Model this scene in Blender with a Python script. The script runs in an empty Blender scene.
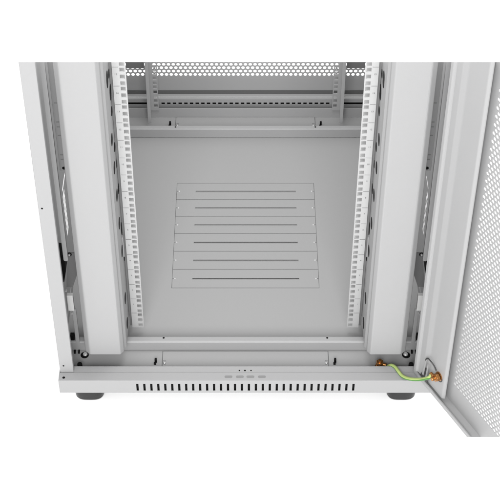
import bpy, bmesh, math, random
from mathutils import Vector, Matrix
random.seed(4)
S = 0.001                                   # everything below is in millimetres
sc = bpy.context.scene
col = sc.collection

# ------------------------------------------------------------------ materials
def mat(name, base, rough=0.45, metal=0.0, bump=0.0, bscale=900.0, spec=0.5, var=0.0):
    m = bpy.data.materials.new(name); m.use_nodes = True
    nt = m.node_tree; b = nt.nodes['Principled BSDF']
    b.inputs['Base Color'].default_value = (*base, 1)
    b.inputs['Roughness'].default_value = rough
    b.inputs['Metallic'].default_value = metal
    b.inputs['Specular IOR Level'].default_value = spec
    tc = nt.nodes.new('ShaderNodeTexCoord')
    if bump > 0:
        n = nt.nodes.new('ShaderNodeTexNoise'); n.inputs['Scale'].default_value = bscale
        n.inputs['Detail'].default_value = 2
        nt.links.new(tc.outputs['Object'], n.inputs['Vector'])
        bp = nt.nodes.new('ShaderNodeBump'); bp.inputs['Strength'].default_value = bump
        bp.inputs['Distance'].default_value = 0.0004
        nt.links.new(n.outputs['Fac'], bp.inputs['Height'])
        nt.links.new(bp.outputs['Normal'], b.inputs['Normal'])
    if var > 0:
        n2 = nt.nodes.new('ShaderNodeTexNoise'); n2.inputs['Scale'].default_value = 14
        n2.inputs['Detail'].default_value = 5; n2.inputs['Roughness'].default_value = 0.65
        nt.links.new(tc.outputs['Object'], n2.inputs['Vector'])
        r = nt.nodes.new('ShaderNodeMapRange')
        r.inputs['From Min'].default_value = 0.3; r.inputs['From Max'].default_value = 0.7
        r.inputs['To Min'].default_value = rough - var; r.inputs['To Max'].default_value = rough + var
        nt.links.new(n2.outputs['Fac'], r.inputs['Value'])
        nt.links.new(r.outputs['Result'], b.inputs['Roughness'])
    return m

COAT_V = 0.248
M = dict(
    coat=mat('light_grey_powder_coat', (COAT_V, COAT_V, COAT_V*1.005), 0.46, bump=0.25, bscale=700, var=0.05, spec=0.3),
    rail=mat('pale_rail_coat', (0.345, 0.345, 0.345), 0.4, bump=0.2, bscale=700, spec=0.3),
    tray=mat('floor_grey_powder_coat', (COAT_V*1.0,)*3, 0.55, bump=0.3, bscale=650, var=0.06, spec=0.25),
    white=mat('white_plastic', (0.52, 0.52, 0.515), 0.4, spec=0.3),
    black=mat('black_plastic', (0.004, 0.004, 0.004), 0.6, spec=0.08),
    seal=mat('grey_seal', (0.07, 0.07, 0.07), 0.6),
    rubber=mat('dark_rubber', (0.010, 0.010, 0.0105), 0.3, bump=0.3, bscale=500),
    dark=mat('dark_metal', (0.03, 0.03, 0.03), 0.4, 0.4),
    tab=mat('steel_and_gap_shade', (0.16, 0.16, 0.16), 0.5, spec=0.3),  # on the sheet beside the rails this tone carries the gap's shade
    shade=mat('shaded_grey_steel', (0.105, 0.105, 0.105), 0.5),  # coat grey made darker, shade is put into the colour
    zinc=mat('zinc_plated_steel', (0.5, 0.5, 0.5), 0.3, 0.5),
    brass=mat('copper_plated_steel', (0.40, 0.19, 0.065), 0.26, 0.9, bump=0.2, bscale=400),
    green=mat('green_cable', (0.034, 0.15, 0.014), 0.4, spec=0.3),
    yellow=mat('yellow_cable', (0.27, 0.34, 0.115), 0.4, spec=0.3),
    ink=mat('grey_print', (0.07, 0.07, 0.07), 0.6),
    ground=mat('white_studio_floor', (0.93, 0.93, 0.93), 0.9, spec=0.1),
)

# ------------------------------------------------------------------ camera (solved from the photograph)
F, TH, CX, CD, CH = 1427.843, math.radians(43.727), 245.43, 2011.8, 2350.24
cam = bpy.data.cameras.new('camera'); co = bpy.data.objects.new('camera', cam); col.objects.link(co)
cam.sensor_width = 36; cam.lens = F/500*36; cam.shift_x = (250-CX)/500
cam.clip_end = 100; cam.clip_start = 0.05
co.location = (0, -CD*S, CH*S); co.rotation_euler = (math.pi/2-TH, 0, 0)
sc.camera = co

# the cabinet is shown as a cut-away: the sloping section planes
c_, s_ = math.cos(TH), math.sin(TH)
def section(row, sign):
    b = (row-250)/F
    return Vector((0, -CD, CH)), Vector((0, s_+b*c_, c_-b*s_))*sign
TOP = section(62.0, 1)
LOW = section(437.2, -1)

# ------------------------------------------------------------------ mesh helpers
class MB:
    def __init__(self): self.bm = bmesh.new(); self.mi = 0
    def _fin(self, geom):
        for f in geom:
            if isinstance(f, bmesh.types.BMFace): f.material_index = self.mi
    def box(self, x0, x1, y0, y1, z0, z1, bev=0.0, seg=2, rot=None):
        r = bmesh.ops.create_cube(self.bm, size=1)
        vs = r['verts']
        mx = Matrix.Translation(((x0+x1)/2, (y0+y1)/2, (z0+z1)/2)) @ Matrix.Diagonal((x1-x0, y1-y0, z1-z0, 1))
        bmesh.ops.transform(self.bm, matrix=mx, verts=vs)
        if rot: bmesh.ops.transform(self.bm, matrix=rot, verts=vs)
        if bev:
            es = list({e for v in vs for e in v.link_edges})
            bmesh.ops.bevel(self.bm, geom=es, offset=bev, segments=seg, profile=0.5, affect='EDGES')
        return self
    def prism(self, pts, a, b, frame):
        """closed polygon pts (p,q) extruded from a to b; frame(p,q,h)->Vector"""
        bm = self.bm
        lo = [bm.verts.new(frame(p, q, a)) for p, q in pts]
        hi = [bm.verts.new(frame(p, q, b)) for p, q in pts]
        n = len(pts)
        fs = [bm.faces.new(lo[::-1]), bm.faces.new(hi)]
        for i in range(n):
            fs.append(bm.faces.new((lo[i], lo[(i+1) % n], hi[(i+1) % n], hi[i])))
        for f in fs: f.material_index = self.mi
        return self
    def cyl(self, p, axis, r, h, n=20, r2=None, bev=0.0):
        axis = Vector(axis).normalized()
        q = Vector((0, 0, 1)).rotation_difference(axis).to_matrix().to_4x4()
        mx = Matrix.Translation(Vector(p)+axis*h/2) @ q
        before = set(self.bm.faces)
        g = bmesh.ops.create_cone(self.bm, cap_ends=True, segments=n, radius1=r, radius2=r if r2 is None else r2, depth=h, matrix=mx)
        if bev:
            es = [e for e in {e for v in g['verts'] for e in v.link_edges} if len(e.link_faces) == 2 and e.calc_face_angle() > 0.8]
            bmesh.ops.bevel(self.bm, geom=es, offset=bev, segments=2, profile=0.5, affect='EDGES')
        for f in set(self.bm.faces)-before: f.material_index = self.mi
        return self
    def sphere(self, p, r, sc_=(1, 1, 1)):
        before = set(self.bm.faces)
        bmesh.ops.create_uvsphere(self.bm, u_segments=16, v_segments=10, radius=r,
                                  matrix=Matrix.Translation(p) @ Matrix.Diagonal((*sc_, 1)))
        for f in set(self.bm.faces)-before: f.material_index = self.mi; f.smooth = True
        return self
    def tube(self, pts, r, n=12, stripe=None, sub=10):
        P = [Vector(p) for p in pts]; Q = []
        for i in range(len(P)-1):
            a = P[max(i-1, 0)]; b = P[i]; c = P[i+1]; d = P[min(i+2, len(P)-1)]
            for k in range(sub):
                t = k/sub
                Q.append(0.5*((2*b)+(c-a)*t+(2*a-5*b+4*c-d)*t*t+(3*b-a-3*c+d)*t**3))
        Q.append(P[-1])
        rings = []; up = Vector((0.1, 0.2, 1)).normalized()
        for i, p in enumerate(Q):
            t = (Q[min(i+1, len(Q)-1)]-Q[max(i-1, 0)]).normalized()
            x = t.cross(up).normalized(); y = x.cross(t).normalized()
            rings.append([self.bm.verts.new(p+x*r*math.cos(2*math.pi*k/n)+y*r*math.sin(2*math.pi*k/n)) for k in range(n)])
        for i in range(len(rings)-1):
            for k in range(n):
                f = self.bm.faces.new((rings[i][k], rings[i][(k+1) % n], rings[i+1][(k+1) % n], rings[i+1][k]))
                f.smooth = True
                f.material_index = stripe(i/(len(rings)-1), k/n) if stripe else self.mi
        self.bm.faces.new(rings[0][::-1]); self.bm.faces.new(rings[-1])
        return self
    def plate(self, frame, u0, u1, v0, v1, t, rows):
        """sheet of thickness t with holes. frame(u,v,w)->Vector. rows: [(va,vb,[(uc,vc,a,b,e)])]; e: 2 round, 20 square"""
        bm = self.bm
        def quad(a, b, c, d):
            try:
                f = bm.faces.new([bm.verts.new(frame(*p)) for p in (a, b, c, d)]); f.material_index = self.mi
            except ValueError: pass
        def rect(a, b, c, d):
            if b-a < 1e-6 or d-c < 1e-6: return
            quad((a, c, 0), (b, c, 0), (b, d, 0), (a, d, 0)); quad((a, d, -t), (b, d, -t), (b, c, -t), (a, c, -t))
        v = v0
        for va, vb, hs in rows:
            if vb > v1: break
            rect(u0, u1, v, va); v = vb
            hs = sorted(hs); cuts = [u0]+[(hs[i][0]+hs[i+1][0])/2 for i in range(len(hs)-1)]+[u1]
            for i, (uc, vc, a, b, e) in enumerate(hs):
                l, r_ = max(cuts[i], uc-a*2.2), min(cuts[i+1], uc+a*2.2)
                if i == 0: rect(u0, l, va, vb)
                elif l > cuts[i]: rect(cuts[i], l, va, vb)
                if i == len(hs)-1: rect(r_, u1, va, vb)
                elif r_ < cuts[i+1]: rect(r_, cuts[i+1], va, vb)
                ang = [math.atan2(y-vc, x-uc) for x in (l, r_) for y in (va, vb)]
                if e > 5:
                    ang += [math.atan2(y, x) for x in (-a, a) for y in (-b, b)]
                    ang += [math.atan2(y*b*0.93, x*a) for x in (-1, 1) for y in (-1, 1)] if e < 15 else []
                else: ang += [2*math.pi*k/14-math.pi+0.01 for k in range(14)]
                ang = sorted(set(round(x, 5) for x in ang)); n = len(ang)
                inn = []; out = []
                for th in ang:
                    cx, sy = math.cos(th), math.sin(th)
                    k = 1/max(abs(cx)/a, abs(sy)/b) if e > 5 else 1/math.sqrt((cx/a)**2+(sy/b)**2)
                    inn.append((uc+cx*k, vc+sy*k))
                    ks = [((r_-uc)/cx) if cx > 1e-9 else 1e9, ((l-uc)/cx) if cx < -1e-9 else 1e9,
                          ((vb-vc)/sy) if sy > 1e-9 else 1e9, ((va-vc)/sy) if sy < -1e-9 else 1e9]
                    k = min(ks); out.append((uc+cx*k, vc+sy*k))
                for j in range(n):
                    k = (j+1) % n
                    quad((*inn[j], 0), (*out[j], 0), (*out[k], 0), (*inn[k], 0))
                    quad((*inn[k], -t), (*out[k], -t), (*out[j], -t), (*inn[j], -t))
                    quad((*inn[j], 0), (*inn[k], 0), (*inn[k], -t), (*inn[j], -t))
        rect(u0, u1, v, v1)
        for a, b in (((u0, v0), (u1, v0)), ((u1, v0), (u1, v1)), ((u1, v1), (u0, v1)), ((u0, v1), (u0, v0))):
            quad((*a, 0), (*a, -t), (*b, -t), (*b, 0))
        return self
    def build(self, name, mats, parent=None, cut=(TOP,), fill=True, label=None, smooth=False, weld=True):
        bm = self.bm
        for po, no in cut:
            g = list(bm.verts)+list(bm.edges)+list(bm.faces)
            r = bmesh.ops.bisect_plane(bm, geom=g, plane_co=po, plane_no=no, clear_outer=True)
            if fill:
                es = [e for e in r['geom_cut'] if isinstance(e, bmesh.types.BMEdge)]
                if es: bmesh.ops.holes_fill(bm, edges=es, sides=0)
        if weld: bmesh.ops.remove_doubles(bm, verts=bm.verts, dist=1e-4)
        bmesh.ops.recalc_face_normals(bm, faces=bm.faces)
        bmesh.ops.scale(bm, vec=(S, S, S), verts=bm.verts)
        me = bpy.data.meshes.new(name); bm.to_mesh(me); bm.free()
        for m in (mats if isinstance(mats, (list, tuple)) else [mats]): me.materials.append(M[m])
        if smooth:
            for p in me.polygons: p.use_smooth = True
        o = bpy.data.objects.new(name, me); col.objects.link(o)
        if parent: o.parent = parent
        if label: o['label'] = label
        return o

def XYZ(p, q, h): return Vector((p, q, h))
H = 1000.0        # uprights run past the section plane and are trimmed there

def part(name, mats, parent, fn, **k):
    m = MB(); fn(m); return m.build(name, mats, parent, **k)

# ------------------------------------------------------------------ setting
g = MB(); g.box(-9000, 9000, -7000, 11000, -96, -66)
fl = g.build('ground', 'ground', cut=()); fl['kind'] = 'structure'

# ------------------------------------------------------------------ cabinet
cab = bpy.data.objects.new('server_cabinet', None); col.objects.link(cab)
cab['label'] = 'open light grey steel server cabinet with mesh doors, seen cut away above its floor'
cab['category'] = 'server cabinet'

def slot_row(z0, z1, n=32, pitch=14.95, a=2.5, b=11.6, extra=()):
    xs = [(i-(n-1)/2)*pitch for i in range(n)]
    return (z0, z1, [(x, 17.7, a, b, 12) for x in xs]+list(extra))

# plinth panels: slotted face, ledge and inner wall
def plinth_a(m):
    m.plate(lambda u, v, w: Vector((u, -w, v)), -400, 400, 0, 39.2, 1.5, [slot_row(3, 33)])
    m.box(-400, 400, 0.6, 23, 38.6, 40.1, 0.7)
    m.box(-397, 397, 23.6, 42, 37.2, 38.6, 0.5)
    m.box(-397, 397, 40.4, 42, 13, 37.4)
    m.box(-400, -398.5, 1.5, 30, 0, 38.5); m.box(398.5, 400, 1.5, 30, 0, 38.5)
pl = part('plinth_panel', 'coat', cab, plinth_a, fill=False)
part('dark_backing', 'black', pl, lambda m: m.box(-240, 240, 4, 8, 4, 36))  # black backing added to darken the slots
for x in (-36.3, -12, 10.6, 35.3):
    pts = []
    for k in range(20):
        a = 2*math.pi*k/20
        pts.append((x+(5.2 if math.cos(a) > 0 else -5.2)+3.2*math.cos(a), 10.5+3.2*math.sin(a)))
    part('stamped_tab', 'tab', pl, lambda m: m.prism(pts, 40.0, 40.5, XYZ))
for x in (-13, -1, 12):
    part('pin_hole', 'black', pl, lambda m: m.cyl((x, 29.5, 38.55), (0, 0, 1), 1.7 if x != -1 else 2.1, 0.4, 14))
part('pin_hole', 'black', pl, lambda m: m.cyl((-389, 8, 40.05), (0, 0, 1), 3.0, 0.5, 16))
def plinth_b(m):
    hs = [((i-14.5)*14.95, 28.2, 4.6, 3.2, 12) for i in range(30)]+[(sx*281, 28.2, 33, 3.6, 12) for sx in (-1, 1)]
    m.plate(lambda u, v, w: Vector((u, 976+w, v)), -400, 400, 0, 41, 1.5, [(23, 33, hs)])
    m.box(-400, 400, 974, 983, 41.2, 43, 0.6); m.box(-400, 400, 985.4, 996, 41.2, 43, 0.6)
    m.box(-397, 397, 932.4, 934, 13, 44.6, 0.5)
    m.box(-397, 397, 934, 974, 11.5, 13)
pb = part('plinth_panel', 'coat', cab, plinth_b, fill=False)
part('dark_backing', 'black', pb, lambda m: m.box(-330, 330, 978, 982, 4, 38))  # added black backing, hides the bright ground behind the slots
for sx in (-1, 1):
    part('base_rail', 'coat', cab, lambda m: m.box(min(sx*397, sx*400), max(sx*397, sx*400), 31, 973.8, 0, 38, 0.6))
# added dark pan under the floor panel, keeps light out of the slots and joints
part('gap_closer_pan', 'shade', cab, lambda m: m.box(-396.5, 396.5, 3, 973, 1, 3))

# floor panel round the opening of the vent covers
def floor_p(m):
    a, y0, y1 = 170.2, 302.6, 670.3
    m.box(-396.8, 396.8, 42.2, y0, 13, 15); m.box(-396.8, 396.8, y1, 932.2, 13, 15)
    m.box(-396.8, -a, y0, y1, 13, 15); m.box(a, 396.8, y0, y1, 13, 15)
    m.box(-a-6, a+6, y0-6, y1+6, 10, 11)
part('floor_panel', 'tray', cab, floor_p)

# six vent covers in the floor, each a strip with a folded slot and two screws
n6 = 6; y0 = 303.0; dy = (669.8-303.0)/n6
for i in range(n6):
    ya, yb = y0+i*dy+0.9, y0+(i+1)*dy-0.9; yc = (ya+yb)/2
    def strip(m):
        m.plate(lambda u, v, w: Vector((u, v, 15.4+w)), -169.3, 169.3, ya, yb, 1.6, [(yc-5, yc+5, [(0.8, yc, 123.6, 2.0, 12)])])
        m.box(-123, 124.6, yc-3.4, yc-2.1, 15.4, 16.3, 0.3)
    st = part('vent_cover', 'tray', cab, strip, fill=False)
    for sx in (-1, 1):
        part('screw', 'zinc', st, lambda m: m.cyl((sx*163.5, yc, 15.3), (0, 0, 1), 2.2, 0.9, 14, 1.7))
        part('pin_hole', 'ink', st, lambda m: m.cyl((sx*167.6, yc, 15.3), (0, 0, 1), 1.2, 0.25, 12))

# cross beams with bolts
for (ya, yb) in ((108, 126), (847.5, 863)):
    bm_ = part('cross_beam', 'coat', cab, lambda m: m.box(-392, 392, ya, yb, 15, 44, 4.0 if ya < 200 else 2.5, 4))
    for sx in (-1, 1):
        part('bolt', 'black', bm_, lambda m: m.cyl((sx*179.5, 120 if ya < 200 else 856, 43.9), (0, 0, 1), 2.3, 0.7, 14))
# cable entry plates with their screws and clips
for (ya, yb, ys) in ((52, 105.5, 73), (865, 931, 899)):
    ep = part('cable_entry_plate', 'tray', cab, lambda m: m.plate(lambda u, v, w: Vector((u, v, 16.4+w)), -181, 181, ya, yb, 1.2,
              [(ys-9, ys+9, [(-177, ys, 3.2, 6.5, 12), (177, ys, 3.2, 6.5, 12)])]), fill=False)
    part('seam', 'ink', ep, lambda m: m.box(-182.4, -181, ya, yb, 15, 15.5).box(181, 182.4, ya, yb, 15, 15.5).box(-182.4, 182.4, yb, yb+1.4, 15, 15.5).box(-182.4, 182.4, ya-1.4, ya, 15, 15.5))
    for sx in (-1, 1):
        part('screw', 'zinc', ep, lambda m: m.sphere((sx*176.5, ys-2, 16.6), 2.9, (1, 1, 0.6)))
        part('clip', 'black', cab, lambda m: m.box(sx*196-2.4, sx*196+2.4, ys-1, ys+6, 15, 25, 1.0).box(sx*196-4, sx*196+1, ys-6, ys, 15, 18, 0.8))

# corner posts
for sx in (-1, 1):
    a, b = sorted((sx*398, sx*369))
    cp = part('corner_post', 'coat', cab, lambda m: m.box(a, b, 24, 36, 38.8, H, 1.4).box(min(sx*398, sx*390), max(sx*398, sx*390), 37, 80, 38.8, H, 1))
    if sx < 0:
        for (x, z) in ((-390.5, 513.2), (-389.1, 60.2)):
            part('pin_hole', 'black', cp, lambda m: m.cyl((x, 24.2, z), (0, -1, 0), 2.0, 0.5, 14))
    part('corner_post', 'coat', cab, lambda m: m.box(a, b, 898, 962, 44.8, H, 1.6))

# side panels with their column of vent slots
for sx in (-1, 1):
    def side(m):
        rows = [(276.5-13.4*i-5.8, 276.5-13.4*i+5.8, [(333 if sx < 0 else 331, 276.5-13.4*i, 15 if sx < 0 else 11, 5.3 if sx < 0 else 4.2, 12)]) for i in range(8, -1, -1)]
        rows.append((289, 303, [(350, 296, 29 if sx < 0 else 22, 4.6 if sx < 0 else 3, 12)]))
        m.plate(lambda u, v, w: Vector((sx*(398.6+w), u, v)), 30, 962, 38.2, H, 0.4, rows)
    part('side_panel', 'coat', cab, side, fill=False)
    # profile that runs behind the post, with its pressed slots
    pr_ = part('depth_profile', 'coat', cab, lambda m: m.box(min(sx*367, sx*330), max(sx*367, sx*330), 138, 140, 511, H, 0.6))
    part('depth_profile', 'coat', cab, lambda m: m.box(min(sx*397, sx*391), max(sx*397, sx*391), 470, 820, 150, 230, 1.5))
    part('pin_hole', 'black', pr_, lambda m: m.cyl((sx*358.5, 137.9, 518), (0, -1, 0), 3.6, 0.5, 14))
    for z in (680, 634, 622, 601, 552, 540):
        part('pressed_slot', 'tab', pr_, lambda m: m.box(sx*355-8, sx*355+8, 137.5, 138, z-1.2, z+1.2, 0.2))
    # lock rod with a rounded end
    def rod(m):
        pts = [(4.5*math.cos(math.pi+math.pi*k/12), 4.5+4.5*math.sin(math.pi+math.pi*k/12)) for k in range(13)]
        pts += [(4.5, H-306), (-4.5, H-306)]
        m.prism(pts, 92, 99, lambda p, q, h: Vector((sx*368.7+p, h, 306+q)))
    part('lock_rod', 'coat', cab, rod)
    # brace, clip and strap at the foot of the post
    br = part('brace', 'shade', cab, lambda m: m.prism([(-367, 304), (-343, 304), (-347, 262), (-365, 205), (-379, 205)], 118, 121,  # same coat as the post, its shade painted as darker grey
              lambda p, q, h: Vector((-sx*p if sx > 0 else p, h, q))))
    for (x, z, r, y) in ((364.5, 301, 2.8, 115), (378, 209, 3.0, 102), (371, 140, 2.8, 102)):
        part('screw', 'zinc', br, lambda m: m.cyl((sx*x, y+2, z), (0, -1, 0), r, 3, 14, r*0.7))
    part('washer', 'black', br, lambda m: m.cyl((sx*364.5, 117.8, 301), (0, -1, 0), 5.0, 1.2, 18))
    part('clip', 'white', cab, lambda m: m.box(sx*371.7-6.5, sx*371.7+6.5, 102, 112, 148, 194, 1.2), label='white plastic clip')
    part('strap', 'coat', cab, lambda m: m.box(sx*366.5-4.2, sx*366.5+4.2, 105, 109.5, 44.2, 149, 0.8))
    part('grommet', 'black', cab, lambda m: m.box(sx*378.5-4.5, sx*378.5+4.5, 112, 122, 44.2, 60, 1.0))
    part('dark_corner_block', 'black', cab, lambda m: m.prism([(-393, 290), (-378, 286), (-378, 240), (-384, 210), (-393, 210)], 128, 165,  # black block added to darken the deep corner behind the post
         lambda p, q, h: Vector((-sx*p if sx > 0 else p, h, q))))
    # stop, bolt and marks on the base
    part('rubber_stop', 'black', cab, lambda m: m.cyl((sx*359, 53, 15), (0, 0, 1), 6.0, 20, 20, 5.2, 1.0))
    part('bolt', 'zinc', cab, lambda m: m.cyl((sx*352, 97, 15), (0, 0, 1), 5.6, 4, 18, 4.4, 0.8), label='round zinc bolt head')
    part('washer', 'black', cab, lambda m: m.cyl((sx*353, 95, 15), (0, 0, 1), 9.0, 1.2, 24))
    for x in (375, 366):
        part('slot_inlay', 'black', cab, lambda m: m.box(sx*x-1.7, sx*x+1.7, 99, 107.5, 15, 20, 0.4))

# column covers beside the rails
prof = [(-345.5, 68), (-344.5, 65.6), (-336, 57.6), (-334, 56.4), (-331.5, 56), (-271.5, 56), (-269, 56.6), (-267.6, 58), (-262.8, 64.6), (-262, 67),
        (-262, 71), (-261.4, 73), (-257.4, 79), (-257, 81), (-257, 192), (-345.5, 192)]
for sx in (-1, 1):
    fr = lambda p, q, h: Vector((-sx*p, q, h))
    cc = part('column_cover', 'coat', cab, lambda m: m.prism(prof, 61.5, H, fr))
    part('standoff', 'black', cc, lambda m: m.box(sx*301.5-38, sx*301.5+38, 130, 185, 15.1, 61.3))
    for (y, z, hy, hz) in ((120, 92, 12, 12), (121, 168, 12, 12), (134, 295, 12, 12), (126, 381, 12, 12), (121, 533, 12, 12), (119, 606, 12, 12), (164, 442, 12, 10), (166, 250, 11, 9), (168, 505, 11, 8),
                           (124, 746, 13, 17), (156, 735, 9, 8), (158, 690, 13, 16), (152, 649, 9, 9), (152, 560, 9, 9), (126, 457, 13, 12), (154, 340, 7, 16)):
        def oval(m):
            pts = [(y+hy*math.cos(2*math.pi*k/18), z+hz*(1 if math.sin(2*math.pi*k/18) > 0 else -1)*abs(math.sin(2*math.pi*k/18))**0.7) for k in range(18)]
            m.prism(pts, 256.2, 257.2, lambda p, q, h: Vector((sx*h, p, q)))
        part('slot_inlay', 'black', cc, oval)  # black inlay paints the dark inside of an open slot
    part('clip', 'coat', cc, lambda m: m.box(min(sx*257, sx*254.5), max(sx*257, sx*254.5), 150, 158, 262, 318, 0.6))

# 19 inch mounting rails with square holes, unit lines and numbers
def number(sx, z, i, parent):
    m = MB()
    x0, x1 = sorted((sx*250.4, sx*239.0))
    m.box(x0, x1, 161.75, 162.0, z-0.35, z+0.35); m.build('unit_line', 'ink', parent); m = MB()
    cu = bpy.data.curves.new('t', 'FONT'); cu.body = str(i); cu.size = 5.6; cu.align_x = 'CENTER'; cu.align_y = 'CENTER'
    cu.resolution_u = 2
    to = bpy.data.objects.new('t', cu); col.objects.link(to)
    me = bpy.data.meshes.new_from_object(to.evaluated_get(bpy.context.evaluated_depsgraph_get()))
    me.transform(Matrix.Translation((sx*244.5, 161.7, z+27.5)) @ Matrix.Rotation(math.pi/2, 4, 'X'))
    m.bm.from_mesh(me)
    bpy.data.objects.remove(to); bpy.data.meshes.remove(me); bpy.data.curves.remove(cu)
    m.build('unit_number', 'ink', parent, fill=False)
Z0 = 79.3-44.45
for sx in (-1, 1):
    def rail(m):
        rows = []
        for k in range(22):
            for o in (6.35, 22.225, 38.1):
                zc = Z0+44.45*k+o
                if zc < 36: continue
                rows.append((zc-6.2, zc+6.2, [(sx*232.3, zc, 4.75, 4.75, 20)]))
        a, b = sorted((sx*251, sx*225.2))
        m.plate(lambda u, v, w: Vector((u, 162-w, v)), a, b, 33.2, H, 2.0, rows)
        a, b = sorted((sx*251, sx*249)); m.box(a, b, 164.2, 205, 33.2, H)
        a, b = sorted((sx*249, sx*228)); m.box(a, b, 188, 190, 33.2, H)
    mr = part('mounting_rail', 'rail', cab, rail, fill=False, weld=False)
    for k in range(1, 17): number(sx, Z0+44.45*k, k, mr)
    a, b = sorted((sx*256.6, sx*251.2)); part('bracket', 'tab', mr, lambda m: m.box(a, b, 168, 170, 33.2, H))  # added sheet closing the gap, gap shade put into its grey
    def rail2(m):
        rows = []
        for k in range(6):
            for o in (6.35, 22.225, 38.1):
                zc = Z0+44.45*k+o
                if zc < 42: continue
                rows.append((zc-6.2, zc+6.2, [(sx*232.3, zc, 4.75, 4.75, 20)]))
        a, b = sorted((sx*249, sx*225.2))
        m.plate(lambda u, v, w: Vector((u, 928-w, v)), a, b, 42, H, 2.0, rows)
        a, b = sorted((sx*251.5, sx*249.2)); m.box(a, b, 884, 930, 33, H, 0.6)
        a, b = sorted((sx*251.4, sx*243)); m.box(a, b, 881.8, 883.9, 36, H, 0.6)
    part('mounting_rail', 'coat', cab, rail2, fill=False, weld=False)
    a, b = sorted((sx*306, sx*260))
    part('bracket', 'shade', cab, lambda m: m.box(a, b, 955, 968, 156, H, 1.5))  # darker grey stands for the coat in shade

# perforated rear door
P = 12.5
def hexrows(u0, u1, v0, v1, r, P=P):
    rows = []; i = 0; v = v0
    while v+P*0.433 < v1:
        off = (i % 2)*P/2; hs = []; u = u0+off
        while u <= u1: hs.append((u, v, r, r, 2)); u += P
        rows.append((v-P*0.433, v+P*0.433, hs)); v += P*0.8660; i += 1
    return rows
def rear(m):
    m.plate(lambda u, v, w: Vector((u, 1002-w, v)), -394, 394, 49, 330, 1.5, hexrows(-368.75, 368.75, 102, 330, 4.6))
    m.box(-394, 394, 1003.6, 1018, 47, 49, 0.5)
rd = part('mesh_door', 'coat', cab, rear, fill=False, label='closed perforated door at the back of the cabinet')
part('door_seal', 'seal', rd, lambda m: m.box(-392, 392, 996.1, 1001.9, 41.5, 52))

# levelling feet
def foot_fn(x, y):
    def f(m):
        rings = [(-66, 0.84), (-64.5, 0.92), (-60, 0.985), (-50, 1.0), (-34, 1.0), (-31, 0.97), (-29.5, 0.9)]
        R = []
        for z, k in rings:
            R.append([m.bm.verts.new((x+32.3*k*math.copysign(abs(math.cos(t))**0.6, math.cos(t)), y+30*k*math.copysign(abs(math.sin(t))**0.6, math.sin(t)), z))
                      for t in (2*math.pi*(i+0.5)/48 for i in range(48))])
        for a, b in zip(R, R[1:]):
            for i in range(48): m.bm.faces.new((a[i], a[(i+1) % 48], b[(i+1) % 48], b[i]))
        m.bm.faces.new(R[0][::-1]); m.bm.faces.new(R[-1])
    return f
for sx in (-1, 1):
    for y in (62, 914):
        ft = part('levelling_foot', 'rubber', cab, foot_fn(sx*343.5, y))
        part('threaded_stem', 'zinc', ft, lambda m: m.cyl((sx*343.5, y, -31), (0, 0, 1), 8, 36, 16))
        part('bracket', 'dark', ft, lambda m: m.box(sx*343.5-26, sx*343.5+26, y-24, y+24, -5, -1.5, 1))

# ------------------------------------------------------------------ open mesh door (in its own frame u, k, z)
DP = Vector((395.2, -32.8, 0)); DU = Vector((0.4722, -0.8815, 0)).normalized(); DN = Vector((DU.y, -DU.x, 0))
def dr(u, k, z): return DP+DU*u+DN*(k-24)+Vector((0, 0, z))
UE = 300
def door_sheet(m):
    m.plate(lambda u, v, w: dr(u, w+5, v), -66, UE, 44, H, 1.6, hexrows(47, UE-6, 103, H+20, 4.0, 10.7))
    m.prism([(-66, 0.2), (UE, 0.2), (UE, 26), (-66, 26)], 42.2, 43.8, lambda p, q, h: dr(p, q, h))
    m.prism([(-66, 25.6), (UE, 25.6), (UE, 28), (-66, 28)], 41, 51, lambda p, q, h: dr(p, q, h))
door = part('mesh_door', 'coat', cab, door_sheet, fill=False, cut=(TOP, LOW), label='open perforated door swung out to the right')
sp = [(-66, 5.3), (-66, 26.5), (-65.2, 28.3), (-63.5, 29), (-57.5, 29), (-55.8, 28.2), (-54.5, 26), (-52, 25), (-37, 25.2), (-35, 25), (-23, 22.5), (-20, 22.2),
      (30.5, 22.2), (32.5, 21.8), (36.2, 18.2), (36.6, 16.6), (35.6, 15), (24, 5.3)]
stf = part('stiffener', 'coat', door, lambda m: m.prism(sp, 53, H, dr))
# hinge clip: bent dark wire with two small tongues and a dark patch that paints the shaded notch
part('hinge_clip', 'dark', door, lambda m: m.tube([dr(-30, 27, 112), dr(-27.5, 28.5, 121), dr(-21, 28.5, 128), dr(-13, 27.5, 127), dr(-4, 25, 121), dr(4, 24, 113)], 1.4, 10))
part('notch_shade', 'dark', door, lambda m: m.prism([(-44, 54), (-15, 54), (-20, 74), (-27, 92), (-31, 84)], 26.4, 27.0, lambda p, q, h: dr(p, h, q)))
for (a, b) in (((-33, 66), (-27, 118)), ((-21, 62), (-19, 112))):
    part('hinge_tongue', 'coat', door, lambda m: m.prism([(a[0]-2.6, a[1]), (a[0]+2.6, a[1]), (b[0]+1.2, b[1]), (b[0]-1.2, b[1])], 27.3, 28.6, lambda p, q, h: dr(p, h, q)))

def hexnut(m, p, ax, r, h):
    m.cyl(p, ax, r, h, 6, r, 0.9)
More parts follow.
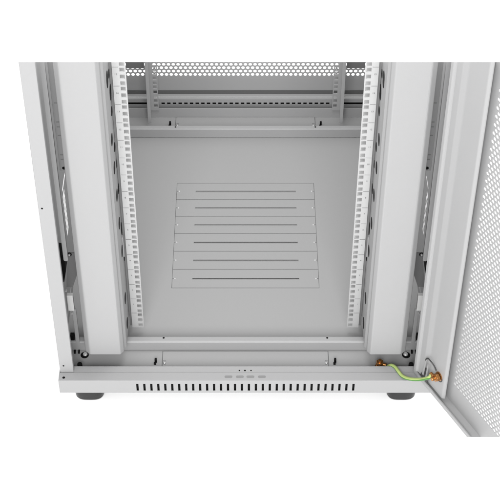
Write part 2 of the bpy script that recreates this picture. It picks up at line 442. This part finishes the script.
# copper plated earth studs
NP = dr(15, 22.2, 106)
st1 = part('earth_stud', 'brass', door, lambda m: (m.cyl(NP, DN, 10.5, 2, 24), hexnut(m, NP+DN*3.2, DN, 9.2, 7), m.cyl(NP+DN*10, DN, 4.2, 10, 16, 4.2, 0.8),
           m.box(-1, 1, -1, 1, -1, 1, 0.2, rot=Matrix.Translation(NP+DN*1))), cut=())
part('washer', 'dark', st1, lambda m: m.cyl(NP+DN*0.1-Vector((0, 0, 3)), DN, 11.5, 1.2, 24), cut=())
FP = Vector((292, 60, 15))
st2 = part('earth_stud', 'brass', cab, lambda m: (m.cyl(FP, (0, 0, 1), 10.5, 2, 24), hexnut(m, FP+Vector((0, 0, 2.2)), (0, 0, 1), 9.4, 7),
           hexnut(m, FP+Vector((0, 0, 12)), (0, 0.05, 1), 8.6, 6), m.cyl(FP+Vector((0, 0, 18)), (0, 0, 1), 4, 6, 16, 4, 0.8)), cut=())

# ------------------------------------------------------------------ earth cable
cb = bpy.data.objects.new('earth_cable', None); col.objects.link(cb); cb.location = FP*S
cb['label'] = 'green and yellow earthing cable looped from the cabinet floor to the open door'
cb['category'] = 'cable'
def at(px, py, y):
    a = (px-CX)/F; b = (py-250)/F
    t = (y+CD)/(c_-b*s_)
    return Vector((a*t, y, CH-(s_+b*c_)*t))
ring1 = FP+Vector((0, 0, 10.6))
pts = [FP+Vector((9, -3, 11)), at(386.5, 367.2, 54), at(391, 365.2, 47), at(395.2, 367.2, 36), at(398.5, 371.5, 22), at(402.5, 376, 8),
       at(409.5, 378.8, -8), at(420, 379.4, -26), at(429, 377.4, -44), NP+DN*11.6+DU*(-13)-Vector((0, 0, 1)), NP+DN*11.6+DU*(-9)]
m = MB(); m.tube(pts, 3.8, 14, stripe=lambda t, a: 1 if 0.02 < (a+0.62*t*0+0.04) % 1.0 < 0.40 else 0)
sh = m.build('cable_sheath', ['green', 'yellow'], cb, cut=())
m = MB(); m.cyl(FP+Vector((0, 0, 9.6)), (0, 0, 1), 8, 1.8, 20); m.tube([FP+Vector((4, -1, 10.6)), FP+Vector((14, -4, 11))], 4.3, 12)
m.build('ring_terminal', 'brass', cb, cut=())
m = MB(); m.cyl(NP+DN*10.6, DN, 8, 1.8, 20); m.tube([NP+DN*11.6+DU*(-4), NP+DN*11.6+DU*(-15)-Vector((0, 0, 1))], 4.5, 12)
m.build('ring_terminal', 'brass', cb, cut=())
for o in cb.children: o.matrix_parent_inverse = Matrix.Translation(-FP*S)

# ------------------------------------------------------------------ light: white studio
WALL, CEIL, KEY, TOPL = 1.85, 0.75, 160, 18
w = bpy.data.worlds.new('World'); sc.world = w; w.use_nodes = True
nt = w.node_tree; bg = nt.nodes['Background']
# bright white studio walls, darker ceiling
tc = nt.nodes.new('ShaderNodeTexCoord'); sp_ = nt.nodes.new('ShaderNodeSeparateXYZ'); mr_ = nt.nodes.new('ShaderNodeMapRange')
nt.links.new(tc.outputs['Generated'], sp_.inputs[0]); nt.links.new(sp_.outputs['Z'], mr_.inputs['Value'])
mr_.inputs['From Min'].default_value = 0; mr_.inputs['From Max'].default_value = 1
mr_.inputs['To Min'].default_value = WALL; mr_.inputs['To Max'].default_value = CEIL
nt.links.new(mr_.outputs['Result'], bg.inputs['Strength']); bg.inputs['Color'].default_value = (1, 1, 1, 1)
def area(name, loc, target, size, power):
    l = bpy.data.lights.new(name, 'AREA'); l.shape = 'RECTANGLE'; l.size = size[0]; l.size_y = size[1]; l.energy = power
    o = bpy.data.objects.new(name, l); col.objects.link(o); o.location = loc
    o.rotation_euler = (Vector(target)-Vector(loc)).to_track_quat('-Z', 'Y').to_euler()
    return o
area('studio_softbox', (-0.1, -2.9, 2.2), (0, 0.2, 0.2), (1.8, 1.4), KEY)
area('overhead_fill', (0, 0.30, 1.9), (0, 0.55, 0), (0.7, 0.6), TOPL)  # unseen lamp added to brighten the cabinet floor and rear faces

sc.view_settings.view_transform = 'Standard'; sc.view_settings.look = 'None'
sc.view_settings.gamma = 1; sc.view_settings.exposure = 0; sc.view_settings.use_curve_mapping = False
sc.render.engine = 'CYCLES'
sc.cycles.max_bounces = 10; sc.cycles.diffuse_bounces = 6
sc.render.film_transparent = False
